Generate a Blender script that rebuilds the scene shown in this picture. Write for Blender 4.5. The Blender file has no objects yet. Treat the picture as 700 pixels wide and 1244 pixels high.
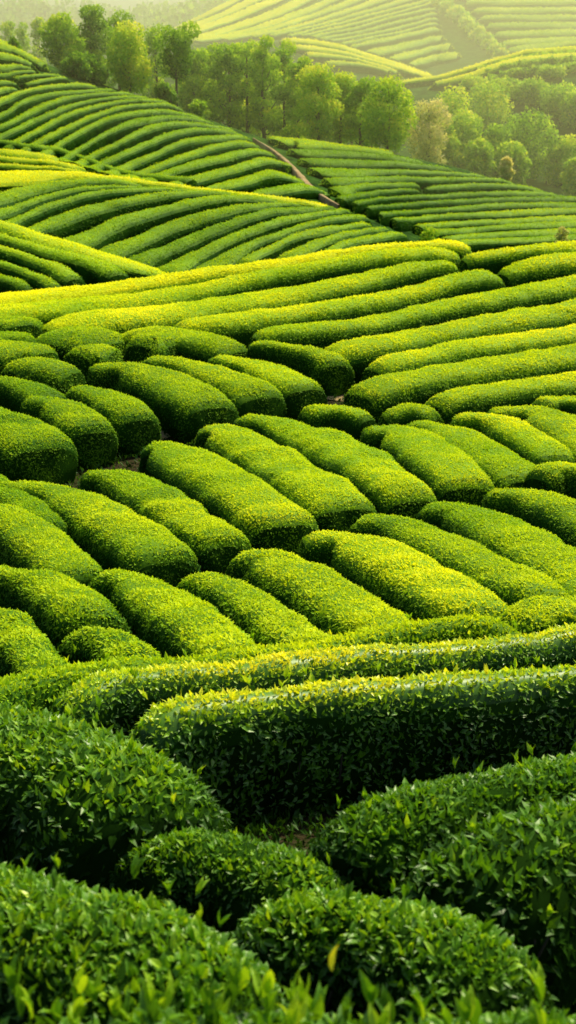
import bpy, math
import numpy as np

rng = np.random.default_rng(7)
col = bpy.context.scene.collection
rad = math.radians

# ------------------------------------------------------------------ camera model
PITCH, FPX, PW, PH = 20.0, 1500.0, 700.0, 1244.0
CT, ST = math.cos(rad(PITCH)), math.sin(rad(PITCH))

def ray(px, py):
    """direction through a point of the frame, scaled to one metre of forward travel: (x, z)"""
    u = (np.asarray(px, float) - PW / 2) / FPX
    v = (PH / 2 - np.asarray(py, float)) / FPX
    d = CT + v * ST
    return u / d, (-ST + v * CT) / d

# ------------------------------------------------------------------ terrain
def pl(*p):
    a = np.array(p, float)
    return a[:, 0], a[:, 1]

CREST1 = pl((-300, 370), (0, 352), (100, 341), (200, 327), (300, 313), (400, 303), (500, 294), (600, 290), (700, 290), (1000, 300))
CREST2 = pl((-200, 225), (-100, 248), (0, 270), (60, 288), (120, 305), (200, 326), (300, 330), (400, 318), (500, 305), (600, 300), (700, 300))
CREST3 = pl((-300, 215), (0, 206), (100, 206), (200, 219), (300, 232), (400, 247), (450, 262), (500, 280), (540, 294), (600, 302), (1000, 305))
CREST4 = pl((-200, 168), (0, 178), (75, 187), (140, 208), (200, 227), (300, 239), (400, 254), (450, 270), (500, 290), (540, 299), (600, 304), (1000, 305))
CREST5 = pl((-300, -30), (-100, 12), (0, 42), (60, 70), (100, 85), (200, 118), (300, 152), (350, 168), (420, 174), (480, 178), (560, 195), (620, 215), (700, 236), (800, 255), (1000, 275))
CREST6 = pl((-300, 60), (0, 66), (240, 62), (350, 84), (440, 104), (480, 104), (545, 96), (600, 76), (640, 67), (700, 61), (900, 40))
CREST7 = pl((-300, 70), (0, 66), (220, 50), (300, 46), (350, 47), (415, 57), (475, 75), (515, 90), (545, 90), (600, 68), (700, 55), (900, 30))
CREST8 = pl((-300, 70), (0, 62), (150, 50), (220, 34), (300, -3), (400, -40), (700, -60), (1000, -70))

def shift(c, d):
    return c[0], c[1] + d

CTRL = [
    (2.6, 1244), (3.6, 1100), (4.7, 1000), (6.2, 900), (8.4, 800), (11.5, 700), (15.5, 600), (20.5, 500), (27, 400),
    (31, pl((-200, 392), (0, 376), (200, 364), (400, 353), (700, 345))), (36, CREST1), (39, shift(CREST1, 5)),
    (46, pl((-200, 372), (0, 362), (100, 350), (200, 341), (300, 336), (400, 322), (500, 312), (700, 306))),
    (58, CREST2), (63, pl((-200, 250), (0, 288), (60, 306), (120, 322), (200, 331), (300, 322), (400, 310), (500, 302), (700, 302))),
    (85, CREST3), (89, pl((-200, 224), (0, 214), (100, 214), (200, 226), (300, 238), (400, 253), (450, 267), (500, 286), (540, 298), (600, 304), (1000, 306))),
    (98, CREST4), (103, pl((-200, 176), (0, 188), (75, 197), (140, 214), (200, 222), (300, 226), (370, 232), (420, 246), (460, 262), (500, 284), (540, 293), (600, 301), (1000, 302))),
    (112, pl((-200, 140), (0, 155), (75, 168), (140, 186), (200, 193), (300, 208), (370, 222), (420, 232), (460, 245), (500, 266), (540, 278), (600, 286), (1000, 290))),
    (125, pl((-200, 95), (0, 110), (100, 133), (200, 153), (300, 183), (400, 204), (480, 218), (540, 240), (600, 255), (700, 265), (900, 275))),
    (145, CREST5), (162, shift(CREST5, 16)),
    (185, pl((-200, 90), (0, 110), (200, 150), (350, 190), (500, 205), (600, 215), (700, 225), (1000, 240))),
    (255, CREST6), (268, shift(CREST6, 8)), (310, CREST7), (325, shift(CREST7, 7)),
    (350, pl((-200, 70), (0, 66), (220, 52), (350, 50), (480, 76), (530, 88), (600, 68), (700, 58), (900, 30))),
    (480, CREST8), (505, shift(CREST8, 8)), (600, pl((-300, 14), (0, 20), (60, 27), (130, 33), (190, 36), (230, 32), (300, 10), (400, -25), (700, -50))),
    (640, pl((-300, 22), (0, 27), (60, 34), (130, 40), (190, 43), (230, 40), (300, 18), (400, -15), (700, -40))),
    (1250, pl((-300, -60), (0, -45), (150, -30), (300, -60), (500, -90), (1000, -110))), (1500, -40),
]
CY = np.array([c[0] for c in CTRL])
LY = np.log(CY)

def ctrl_py(q):
    out = np.empty((len(q), len(CTRL)))
    for i, (_, c) in enumerate(CTRL):
        if not isinstance(c, tuple):
            out[:, i] = c
            continue
        v = (PH / 2 - c[1].mean()) / FPX
        px = PW / 2 + FPX * q * (CT + v * ST)
        v = (PH / 2 - np.interp(px, *c)) / FPX
        out[:, i] = np.interp(PW / 2 + FPX * q * (CT + v * ST), *c)
    return out

_H = np.diff(LY)

def _slopes(P):
    d = np.diff(P, axis=1) / _H
    m = np.zeros_like(P)
    w1, w2 = 2 * _H[1:] + _H[:-1], _H[1:] + 2 * _H[:-1]
    with np.errstate(divide='ignore', invalid='ignore'):
        hm = (w1 + w2) / (w1 / d[:, :-1] + w2 / d[:, 1:])
    m[:, 1:-1] = np.where(d[:, 1:] * d[:, :-1] > 0, hm, 0)
    m[:, 0], m[:, -1] = d[:, 0], d[:, -1]
    return m

def _curve_z(P, m, r, Y):
    Yc = np.clip(Y, CY[0], CY[-1])
    L = np.log(Yc)
    k = np.clip(np.searchsorted(LY, L, side='right') - 1, 0, len(LY) - 2)
    t = (L - LY[k]) / _H[k]
    p0, p1, m0, m1 = P[r, k], P[r, k + 1], m[r, k] * _H[k], m[r, k + 1] * _H[k]
    py = (2 * t**3 - 3 * t**2 + 1) * p0 + (t**3 - 2 * t**2 + t) * m0 + (-2 * t**3 + 3 * t**2) * p1 + (t**3 - t**2) * m1
    z = Yc * ray(PW / 2, py)[1]
    return np.where(Y < CY[0], z + (CY[0] - Y) * 0.42, z)

def top_z(x, y):
    """height of the clipped hedge tops over the plan point (x, y)"""
    x, y = np.broadcast_arrays(np.asarray(x, float), np.asarray(y, float))
    shp = x.shape
    x, y = x.ravel(), y.ravel()
    res = np.empty(x.size)
    for a in range(0, x.size, 60000):
        X, Y = x[a:a + 60000], y[a:a + 60000]
        P = ctrl_py(np.clip(X / np.maximum(Y, 2.6), -0.75, 0.75))
        res[a:a + 60000] = _curve_z(P, _slopes(P), np.arange(len(X)), Y)
    return res.reshape(shp)

BUSH_H = 0.8
def ground_z(x, y):
    return top_z(x, y) - BUSH_H

def cast(px, py, y0, y1, drop=0.0):
    """plan points where the sight lines through (px, py) meet the hedge-top surface between the forward distances y0 and y1"""
    px, py = np.asarray(px, float), np.asarray(py, float)
    rx, rz = ray(px, py)
    Y = np.exp(np.linspace(math.log(y0), math.log(y1), 260))
    P = ctrl_py(np.clip(rx, -0.75, 0.75))
    r = np.repeat(np.arange(len(px)), len(Y))
    g = rz[:, None] * Y - _curve_z(P, _slopes(P), r, np.tile(Y, len(px))).reshape(len(px), len(Y)) + drop
    out = np.empty(len(px))
    for i in range(len(px)):
        s = np.where((g[i, :-1] > 0) & (g[i, 1:] <= 0))[0]
        if len(s):
            k = s[0]
            t = g[i, k] / (g[i, k] - g[i, k + 1])
            out[i] = Y[k] + t * (Y[k + 1] - Y[k])
        elif g[i, 0] <= 0:
            out[i] = y0
        else:
            out[i] = Y[np.argmin(g[i])]
    return np.stack([rx * out, out], 1)

# ------------------------------------------------------------------ noise
def _hash(i, j, k, s):
    n = (i * 374761393 + j * 668265263 + k * 2147483647 + s * 1274126177) & 0xFFFFFFFF
    n = ((n ^ (n >> 13)) * 1274126177) & 0xFFFFFFFF
    return ((n ^ (n >> 16)) & 0xFFFF) / 65535.0

def vnoise(p, scale, seed=0):
    p = np.asarray(p, float) * scale
    f = np.floor(p)
    t = p - f
    t = t * t * (3 - 2 * t)
    i, j, k = (f[:, a].astype(np.int64) for a in range(3))
    r = 0
    for a in (0, 1):
        for b in (0, 1):
            for c in (0, 1):
                w = (t[:, 0] if a else 1 - t[:, 0]) * (t[:, 1] if b else 1 - t[:, 1]) * (t[:, 2] if c else 1 - t[:, 2])
                r = r + w * _hash(i + a, j + b, k + c, seed)
    return r * 2 - 1

# ------------------------------------------------------------------ mesh building
def link_mesh(name, verts, faces, mat, parent=None, tint=None, smooth=False):
    """faces: list of int arrays (n, k); tint: list of float arrays, one value per face"""
    me = bpy.data.meshes.new(name)
    me.vertices.add(len(verts))
    me.vertices.foreach_set('co', np.ascontiguousarray(verts, np.float32).ravel())
    loops = np.concatenate([f.ravel() for f in faces]).astype(np.int32)
    tot = np.concatenate([np.full(len(f), f.shape[1]) for f in faces]).astype(np.int32)
    start = (np.cumsum(tot) - tot).astype(np.int32)
    me.loops.add(len(loops))
    me.loops.foreach_set('vertex_index', loops)
    me.polygons.add(len(tot))
    me.polygons.foreach_set('loop_start', start)
    me.polygons.foreach_set('loop_total', tot)
    sm = np.full(len(tot), bool(smooth))
    if smooth == 'core':
        sm[:] = False
        sm[:len(faces[0])] = True
    me.polygons.foreach_set('use_smooth', sm)
    me.update(calc_edges=True)
    if tint is not None:
        at = me.attributes.new('tint', 'FLOAT', 'FACE')
        at.data.foreach_set('value', np.concatenate(tint).astype(np.float32))
    me.materials.append(mat)
    o = bpy.data.objects.new(name, me)
    col.objects.link(o)
    if parent is not None:
        o.parent = parent
    return o

def tag(o, label=None, cat=None, group=None, kind=None):
    for k, v in (('label', label), ('category', cat), ('group', group), ('kind', kind)):
        if v:
            o[k] = v
    return o

def empty(name, loc):
    o = bpy.data.objects.new(name, None)
    o.empty_display_size = 0.3
    o.location = loc
    col.objects.link(o)
    return o

def unit(a):
    return a / np.maximum(np.linalg.norm(a, axis=1, keepdims=True), 1e-9)

def leaf_mesh(P, N, L, upright, detail, wr=0.42, roll=0.6):
    """leaves at points P standing out along N; L length per leaf, upright 0..1 per leaf"""
    n = len(P)
    T = unit(np.cross(N, rng.normal(size=(n, 3))))
    a = upright[:, None]
    D = unit(N * (0.35 + 0.75 * a) + T * (1.0 - 0.6 * a) + np.array([0, 0, 1.0]) * (0.15 + 0.45 * a) + rng.normal(size=(n, 3)) * 0.22)
    Nl = N + np.array([0, 0, 0.5]) + rng.normal(size=(n, 3)) * roll
    Nl = unit(Nl - D * np.sum(Nl * D, 1, keepdims=True))
    S = np.cross(D, Nl)
    L = L[:, None]
    W = L * wr * rng.uniform(0.8, 1.2, (n, 1)) * 0.5
    b = P - D * L * 0.15
    if detail == 0:
        V = np.stack([b, P + D * L * 0.38 + S * W, P + D * L * 0.85 - Nl * L * 0.1, P + D * L * 0.38 - S * W], 1)
        k = 4
        F = [np.array([[0, 1, 2, 3]])]
    elif detail == 1:
        V = np.stack([b, P + D * L * 0.3 + S * W + Nl * W * 0.35, P + D * L * 0.85 - Nl * L * 0.12,
                      P + D * L * 0.3 - S * W + Nl * W * 0.35, P + D * L * 0.36], 1)
        k = 5
        F = [np.array([[0, 4, 1], [0, 3, 4], [1, 4, 2], [4, 3, 2]])]
    else:
        up = Nl * W
        V = np.stack([b, P + D * L * 0.12 + S * W * 0.8 + up * 0.3, P + D * L * 0.42 + S * W + up * 0.4, P + D * L * 0.7 + S * W * 0.6,
                      P + D * L * 0.95 - Nl * L * 0.16, P + D * L * 0.7 - S * W * 0.6, P + D * L * 0.42 - S * W + up * 0.4,
                      P + D * L * 0.12 - S * W * 0.8 + up * 0.3, P + D * L * 0.16, P + D * L * 0.44, P + D * L * 0.72 - Nl * L * 0.05], 1)
        k = 11
        F = [np.array([[0, 8, 1], [0, 7, 8], [3, 10, 4], [10, 5, 4]]),
             np.array([[1, 8, 9, 2], [8, 7, 6, 9], [2, 9, 10, 3], [9, 6, 5, 10]])]
    base = (np.arange(n) * k)[:, None, None]
    faces = [(base + f[None]).reshape(-1, f.shape[1]) for f in F]
    per = [len(f) for f in F]
    return V.reshape(-1, 3), faces, per

# ------------------------------------------------------------------ materials
def nodes_of(name):
    m = bpy.data.materials.new(name)
    m.use_nodes = True
    nt = m.node_tree
    nt.nodes.clear()
    return m, nt, nt.nodes, nt.links

def foliage_mat(name, stops, transl=0.38, rough=0.5, spec=0.3, glow=1.35, nscale=1.2, namp=0.16):
    m, nt, N, K = nodes_of(name)
    out = N.new('ShaderNodeOutputMaterial')
    at = N.new('ShaderNodeAttribute'); at.attribute_name = 'tint'
    geo = N.new('ShaderNodeNewGeometry')
    no = N.new('ShaderNodeTexNoise'); no.inputs['Scale'].default_value = nscale; no.inputs['Detail'].default_value = 3
    K.new(geo.outputs['Position'], no.inputs['Vector'])
    ma = N.new('ShaderNodeMath'); ma.operation = 'MULTIPLY_ADD'
    K.new(no.outputs['Fac'], ma.inputs[0]); ma.inputs[1].default_value = namp * 2; ma.inputs[2].default_value = -namp
    ad = N.new('ShaderNodeMath'); ad.operation = 'ADD'
    K.new(at.outputs['Fac'], ad.inputs[0]); K.new(ma.outputs[0], ad.inputs[1])
    rp = N.new('ShaderNodeValToRGB')
    e = rp.color_ramp.elements
    while len(e) < len(stops):
        e.new(0.5)
    for i, (p, c) in enumerate(stops):
        e[i].position = p
        e[i].color = (*c, 1)
    K.new(ad.outputs[0], rp.inputs[0])
    pb = N.new('ShaderNodeBsdfPrincipled')
    pb.inputs['Roughness'].default_value = rough
    sp = N.new('ShaderNodeMapRange')
    sp.inputs['From Min'].default_value = 0.1; sp.inputs['From Max'].default_value = 0.3; sp.inputs['To Min'].default_value = 0.0; sp.inputs['To Max'].default_value = spec
    K.new(at.outputs['Fac'], sp.inputs['Value']); K.new(sp.outputs[0], pb.inputs['Specular IOR Level'])
    K.new(rp.outputs[0], pb.inputs['Base Color'])
    tr = N.new('ShaderNodeBsdfTranslucent')
    mx = N.new('ShaderNodeMix'); mx.data_type = 'RGBA'; mx.blend_type = 'MULTIPLY'
    mx.inputs[0].default_value = 1
    K.new(rp.outputs[0], mx.inputs[6]); mx.inputs[7].default_value = (glow * 1.15, glow, glow * 0.35, 1)
    K.new(mx.outputs[2], tr.inputs['Color'])
    ms = N.new('ShaderNodeMixShader'); ms.inputs[0].default_value = transl
    K.new(pb.outputs[0], ms.inputs[1]); K.new(tr.outputs[0], ms.inputs[2])
    K.new(ms.outputs[0], out.inputs['Surface'])
    return m

TEA = foliage_mat('tea_leaves', [(0.0, (0.006, 0.014, 0.003)), (0.2, (0.040, 0.140, 0.008)), (0.5, (0.300, 0.540, 0.012)),
                                 (0.75, (0.680, 0.800, 0.016)), (1.0, (0.93, 0.92, 0.03))], namp=0.09, spec=0.08, rough=0.65, transl=0.32)
TEA_NEAR = foliage_mat('near_tea_leaves', [(0.0, (0.005, 0.012, 0.003)), (0.2, (0.034, 0.108, 0.008)), (0.5, (0.145, 0.355, 0.011)),
                                             (0.75, (0.480, 0.720, 0.020)), (1.0, (0.92, 0.90, 0.04))], namp=0.08, rough=0.40, spec=0.42, transl=0.32, nscale=3)  # darker green ramp for the front hedges and the weeds
TREE = foliage_mat('tree_leaves', [(0.0, (0.010, 0.030, 0.008)), (0.3, (0.110, 0.280, 0.028)), (0.6, (0.350, 0.600, 0.040)),
                                   (0.85, (0.62, 0.74, 0.07)), (1.0, (0.72, 0.74, 0.12))], nscale=0.6, spec=0.1, rough=0.7, transl=0.42)
BLOSSOM = foliage_mat('pale_blossom', [(0.0, (0.03, 0.05, 0.02)), (0.3, (0.16, 0.26, 0.06)), (0.6, (0.50, 0.58, 0.22)), (1.0, (0.74, 0.70, 0.40))], nscale=0.8, spec=0.1, rough=0.7, transl=0.42)

def bark_mat():
    m, nt, N, K = nodes_of('bark')
    out = N.new('ShaderNodeOutputMaterial'); pb = N.new('ShaderNodeBsdfPrincipled')
    no = N.new('ShaderNodeTexNoise'); no.inputs['Scale'].default_value = 9; no.inputs['Detail'].default_value = 5
    rp = N.new('ShaderNodeValToRGB')
    rp.color_ramp.elements[0].color = (0.02, 0.014, 0.009, 1); rp.color_ramp.elements[1].color = (0.10, 0.075, 0.05, 1)
    K.new(no.outputs['Fac'], rp.inputs[0]); K.new(rp.outputs[0], pb.inputs['Base Color'])
    pb.inputs['Roughness'].default_value = 0.9
    K.new(pb.outputs[0], out.inputs[0])
    return m
BARK = bark_mat()

def ground_mat(name, a, b, c, scale, near=None):
    m, nt, N, K = nodes_of(name)
    out = N.new('ShaderNodeOutputMaterial'); pb = N.new('ShaderNodeBsdfPrincipled')
    geo = N.new('ShaderNodeNewGeometry')
    no = N.new('ShaderNodeTexNoise'); no.inputs['Scale'].default_value = scale; no.inputs['Detail'].default_value = 8
    n2 = N.new('ShaderNodeTexNoise'); n2.inputs['Scale'].default_value = scale * 14; n2.inputs['Detail'].default_value = 6
    for n in (no, n2):
        K.new(geo.outputs['Position'], n.inputs['Vector'])
    mt = N.new('ShaderNodeMath'); mt.operation = 'MULTIPLY_ADD'
    K.new(n2.outputs['Fac'], mt.inputs[0]); mt.inputs[1].default_value = 0.6
    sb = N.new('ShaderNodeMath'); sb.operation = 'SUBTRACT'; K.new(no.outputs['Fac'], sb.inputs[0]); sb.inputs[1].default_value = 0.3
    K.new(sb.outputs[0], mt.inputs[2])
    rp = N.new('ShaderNodeValToRGB')
    e = rp.color_ramp.elements
    e[0].position, e[0].color = 0.3, (*a, 1)
    e[1].position, e[1].color = 0.75, (*c, 1)
    x = e.new(0.52); x.color = (*b, 1)
    K.new(mt.outputs[0], rp.inputs[0])
    colour = rp.outputs[0]
    if near:      # bare picked-over earth on the near slope, grassy farther down the valley
        r2 = N.new('ShaderNodeValToRGB')
        e = r2.color_ramp.elements
        e[0].position, e[0].color = 0.3, (*near[0], 1)
        e[1].position, e[1].color = 0.75, (*near[2], 1)
        x = e.new(0.52); x.color = (*near[1], 1)
        K.new(mt.outputs[0], r2.inputs[0])
        sp = N.new('ShaderNodeSeparateXYZ'); K.new(geo.outputs['Position'], sp.inputs[0])
        mr = N.new('ShaderNodeMapRange'); mr.inputs['From Min'].default_value = 30; mr.inputs['From Max'].default_value = 60
        K.new(sp.outputs['Y'], mr.inputs['Value'])
        mx = N.new('ShaderNodeMix'); mx.data_type = 'RGBA'
        K.new(mr.outputs[0], mx.inputs[0]); K.new(r2.outputs[0], mx.inputs[6]); K.new(rp.outputs[0], mx.inputs[7])
        colour = mx.outputs[2]
    K.new(colour, pb.inputs['Base Color'])
    bp = N.new('ShaderNodeBump'); bp.inputs['Strength'].default_value = 0.8; bp.inputs['Distance'].default_value = 0.08
    K.new(n2.outputs['Fac'], bp.inputs['Height']); K.new(bp.outputs[0], pb.inputs['Normal'])
    pb.inputs['Roughness'].default_value = 1.0; pb.inputs['Specular IOR Level'].default_value = 0.03
    K.new(pb.outputs[0], out.inputs[0])
    return m
SOIL = ground_mat('soil_and_weeds', (0.012, 0.030, 0.005), (0.03, 0.09, 0.008), (0.07, 0.17, 0.015), 0.7, near=((0.014, 0.014, 0.006), (0.042, 0.034, 0.016), (0.03, 0.05, 0.010)))
DIRT = ground_mat('dry_dirt', (0.26, 0.18, 0.08), (0.42, 0.31, 0.14), (0.52, 0.42, 0.21), 0.9)

# ------------------------------------------------------------------ hedge builder
def resample(pts, step):
    pts = np.asarray(pts, float)
    d = np.r_[0, np.cumsum(np.linalg.norm(np.diff(pts, axis=0), axis=1))]
    n = max(int(math.ceil(d[-1] / step)) + 1, 4)
    s = np.linspace(0, d[-1], n)
    return np.stack([np.interp(s, d, pts[:, i]) for i in range(pts.shape[1])], 1), s

def smooth_poly(p, n=48):
    """Catmull-Rom through image points"""
    p = np.asarray(p, float)
    if len(p) == 2:
        t = np.linspace(0, 1, n)[:, None]
        return p[0] * (1 - t) + p[1] * t
    q = np.vstack([2 * p[0] - p[1], p, 2 * p[-1] - p[-2]])
    out = []
    m = max(n // (len(p) - 1), 6)
    for i in range(len(p) - 1):
        t = np.linspace(0, 1, m, endpoint=False)[:, None]
        a, b, c, d = q[i:i + 4]
        out.append(0.5 * ((2 * b) + (c - a) * t + (2 * a - 5 * b + 4 * c - d) * t**2 + (3 * b - a - 3 * c + d) * t**3))
    out.append(p[-1:])
    return np.vstack(out)

def path_plan(poly, mode, val, yr, wlim):
    """image polyline -> plan centre line (x, y) and perpendicular half widths"""
    poly = [tuple(map(float, p)) for p in poly]
    for e, i in ((0, 1), (-1, -2)):          # rows that leave the frame run on well beyond it
        if poly[e][0] < 0 or poly[e][0] > 700:
            d = np.array(poly[e]) - np.array(poly[i])
            d = d / np.linalg.norm(d) * 85
            poly[e] = (poly[e][0] + d[0], poly[e][1] + d[1])
    P = smooth_poly(poly)
    C = cast(P[:, 0], P[:, 1], *yr)
    val = np.interp(np.linspace(0, 1, len(P)), np.linspace(0, 1, len(np.atleast_1d(val))), np.atleast_1d(val))
    if mode == 'w':
        w = val
    else:
        off = np.stack([val, 0 * val], 1) if mode == 'h' else np.stack([0 * val, val / 2], 1)
        A, B = P - off, P + off
        A, B = cast(A[:, 0], A[:, 1], *yr), cast(B[:, 0], B[:, 1], *yr)
        t = unit(np.gradient(C, axis=0))
        n = np.stack([t[:, 1], -t[:, 0]], 1)
        w = np.abs(np.sum((A - B) * n, 1)) / 2
        w = np.clip(w, *wlim)
        k = 7
        w = np.convolve(np.pad(w, k // 2, mode='edge'), np.ones(k) / k, 'valid')
    for _ in range(3):
        C[1:-1] = 0.25 * C[:-2] + 0.5 * C[1:-1] + 0.25 * C[2:]
    return C, w

HSEED = [0]
LEAFN = [0]
def hedge(name, poly, mode, val, yr, label, group, H=0.8, yel=0.0, wlim=(0.3, 1.5), near=False, parts=True, lump=1.0, dens=1.0,
          dark=0.0, mat=None, leafk=1.0, shoots=0.0, cap=1.0, cat='tea hedge', flat=2.4, side=0.0):  # yel: young yellow tops, with sunlight on tops and crests painted in
    HSEED[0] += 1
    sd = HSEED[0]
    jit = float(rng.normal()) * 0.022
    C, w = path_plan(poly, mode, val, yr, wlim)
    ym = float(np.median(C[:, 1]))
    step = min(max(float(np.median(w)) * 0.28, ym * 0.006), 1.5)
    w = w * 0.93
    H = max(H, 0.45 * float(np.median(w))) if ym > 40 else H
    R, s = resample(np.c_[C, w], step)
    C, w = R[:, :2], R[:, 2]
    t = unit(np.gradient(C, axis=0))
    n = np.stack([t[:, 1], -t[:, 0]], 1)
    S = s[-1]
    e = np.minimum(w * cap, S * 0.5)
    d = np.minimum(s, S - s) / e
    k = np.where(d < 1, np.maximum(1 - (1 - np.clip(d, 0, 1))**3.0, 0)**(1 / 3.0), 1)
    M = 18 if ym < 40 else 12
    ph = np.linspace(0, math.pi, M + 1)
    lat = np.sign(np.cos(ph)) * np.abs(np.cos(ph))**(2 / flat)
    ver = np.abs(np.sin(ph))**(2 / flat)
    lat = lat * (0.86 + 0.14 * np.clip(ver / 0.5, 0, 1))
    ns = len(C)
    p3 = np.c_[C, np.zeros(ns)]
    lw = 1 + lump * (0.10 * vnoise(p3, 0.45 if ym < 40 else 0.2, sd))
    lh = 1 + lump * (0.10 * vnoise(p3, 0.4 if ym < 40 else 0.15, sd + 50) + 0.02 * vnoise(p3, 1.7, sd + 9))
    dv = np.clip(np.minimum(s, S - s) / np.minimum(1.2 * w * cap / 0.7, S * 0.5), 0, 1)
    kv = np.maximum(1 - (1 - dv)**2.4, 0)**(1 / 2.4)
    W = (w * k * lw)[:, None] * lat
    X = C[:, 0:1] + n[:, 0:1] * W
    Y = C[:, 1:2] + n[:, 1:2] * W
    G = ground_z(X, Y)
    Z = G + (H * lh * kv**0.8)[:, None] * ver
    V = np.stack([X, Y, Z], 2)
    flatV = V.reshape(-1, 3)
    # surface normals
    gs, gp = np.gradient(V, axis=0), np.gradient(V, axis=1)
    Nn = np.cross(gp, gs).reshape(-1, 3)
    Nn = unit(Nn)
    cz = np.repeat(np.c_[C, top_z(C[:, 0], C[:, 1]) - 0.55 * H], M + 1, axis=0)
    flip = np.sum(Nn * (flatV - cz), 1) < 0
    Nn[flip] *= -1
    amp = (0.04 if ym < 40 else 0.06) * lump
    flatV = flatV + Nn * (amp * vnoise(flatV, 2.6 if ym < 40 else 1.0, sd) + amp * 0.5 * vnoise(flatV, 6.0 if ym < 40 else 2.5, sd + 3))[:, None]
    idx = np.arange(ns * (M + 1)).reshape(ns, M + 1)
    quads = np.stack([idx[:-1, :-1], idx[:-1, 1:], idx[1:, 1:], idx[1:, :-1]], 2).reshape(-1, 4)
    mat = mat or TEA
    # sample leaves
    q = flatV[quads]
    A = 0.5 * np.linalg.norm(np.cross(q[:, 2] - q[:, 0], q[:, 3] - q[:, 1]), axis=1)
    yq = q[:, :, 1].mean(1)
    dist = np.sqrt((q.mean(1)**2).sum(1))
    KX = [2, 5, 9, 15, 22, 30, 45, 70, 100, 150, 300, 500]
    LK = np.interp(dist, KX, [0.050, 0.048, 0.046, 0.038, 0.045, 0.058, 0.095, 0.12, 0.15, 0.22, 0.45, 0.7]) * leafk
    DK = np.interp(dist, KX, [2900, 3000, 3200, 4000, 2700, 1600, 420, 170, 95, 45, 10, 4]) * dens / leafk**2
    verq = np.tile((ver[:-1] + ver[1:]) / 2, ns - 1)
    DK = DK * np.clip(0.25 + verq * 1.6, 0, 1)
    cnt = rng.poisson(A * DK)
    f = np.repeat(np.arange(len(quads)), cnt)
    nl = len(f)
    LEAFN[0] += nl
    u, v = rng.random((2, nl, 1))
    qf, nf = q[f], Nn[quads][f]
    wts = ((1 - u) * (1 - v), (1 - u) * v, u * v, u * (1 - v))
    P = sum(wts[i] * qf[:, i] for i in range(4))
    Nf = unit(sum(wts[i] * nf[:, i] for i in range(4)))
    L = LK[f] * rng.uniform(0.55, 1.35, nl)
    clump = vnoise(P, 3.2 / max(1, ym / 25), sd + 11)
    P = P + Nf * (L * (rng.uniform(-0.5, 0.15, nl) + 0.22 * clump))[:, None]
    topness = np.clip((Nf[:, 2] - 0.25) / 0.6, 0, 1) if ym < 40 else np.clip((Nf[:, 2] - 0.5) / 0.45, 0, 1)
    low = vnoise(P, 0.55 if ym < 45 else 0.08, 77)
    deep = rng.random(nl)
    tint = (0.21 if ym < 9 else 0.24) + (0.33 if ym < 9 else 0.41) * topness + (0.034 if ym > 9 else (0.07 if near else 0.05)) * rng.normal(size=nl) + yel * topness * (0.9 + 0.5 * low) + 0.08 * low - 0.05 * (clump < -0.2) - dark + jit + side * (1 - topness) - (0.06 if ym > 40 and yel < 0.2 else 0) - (0.09 * (1 - topness) + 0.02 if near else 0)  # older side leaves darker; shade of sides and hollows painted in too
    young = rng.random(nl) < 0.008 * topness
    tint = np.clip(tint + young * rng.uniform(0.08, 0.26, nl), 0.08, 0.98)
    upr = np.clip(topness * rng.uniform(0.0, 0.55, nl), 0, 1) if ym > 9 else np.clip(topness * rng.uniform(0.1, 0.9, nl), 0, 1)
    det = 2 if ym < 4.2 else (1 if ym < 11 else 0)
    LV, LF, per = leaf_mesh(P, Nf, L, upr, det, roll=0.33 if ym > 9 else 0.42)
    off = len(flatV)
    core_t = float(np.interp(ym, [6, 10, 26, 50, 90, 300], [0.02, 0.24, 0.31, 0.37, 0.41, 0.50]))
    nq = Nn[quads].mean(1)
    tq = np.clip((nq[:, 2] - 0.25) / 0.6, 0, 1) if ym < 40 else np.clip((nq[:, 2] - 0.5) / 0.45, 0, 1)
    ct = 0.04 + core_t * (0.1 + 0.9 * tq) + yel * 0.8 * tq  # core lighter on top, dark on the sides: shade put into the colour
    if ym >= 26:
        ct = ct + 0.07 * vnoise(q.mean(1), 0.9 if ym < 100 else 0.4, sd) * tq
    V_all = np.vstack([flatV, LV])
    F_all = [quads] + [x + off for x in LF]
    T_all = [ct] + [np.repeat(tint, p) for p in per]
    if shoots > 0:
        # upright young shoots, a fan of pale leaves at each tip
        tq = np.clip((Nn[quads].mean(1)[:, 2] - 0.45) / 0.4, 0, 1)
        cnt = rng.poisson(A * shoots * tq)
        f = np.repeat(np.arange(len(quads)), cnt)
        P0 = q[f].mean(1) + rng.normal(size=(len(f), 3)) * 0.05
        N0 = unit(Nn[quads][f].mean(1) + np.array([0, 0, 0.8]) + rng.normal(size=(len(f), 3)) * 0.25)
        P1 = P0 + N0 * rng.uniform(0.02, 0.10, (len(f), 1))
        rep = 3
        Ps = np.repeat(P1, rep, 0)
        Ns = np.repeat(N0, rep, 0)
        tn = np.clip(np.repeat(rng.normal(0.52 + yel * 0.7 - dark, 0.10, len(f)), rep) + rng.normal(size=len(Ps)) * 0.05, 0.3, 1)
        LV, LF, per = leaf_mesh(Ps, Ns, rng.uniform(0.045, 0.085, len(Ps)) * leafk, rng.uniform(0.7, 1.0, len(Ps)), max(det, 1), wr=0.34)
        if len(LV):
            o_ = len(V_all)
            V_all = np.vstack([V_all, LV]); F_all += [x + o_ for x in LF]; T_all += [np.repeat(tn, p) for p in per]
    mid = ns // 2
    base = np.array([C[mid, 0], C[mid, 1], float(ground_z(C[mid, 0], C[mid, 1]))])
    if not parts:
        o = link_mesh(name, V_all - base, F_all, mat, None, T_all, smooth='core')
        o.location = base
        return tag(o, label, cat, group), C, w
    root = tag(empty(name, base), label, cat, group)
    link_mesh('foliage', V_all - base, F_all, mat, root, T_all, smooth='core')
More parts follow.
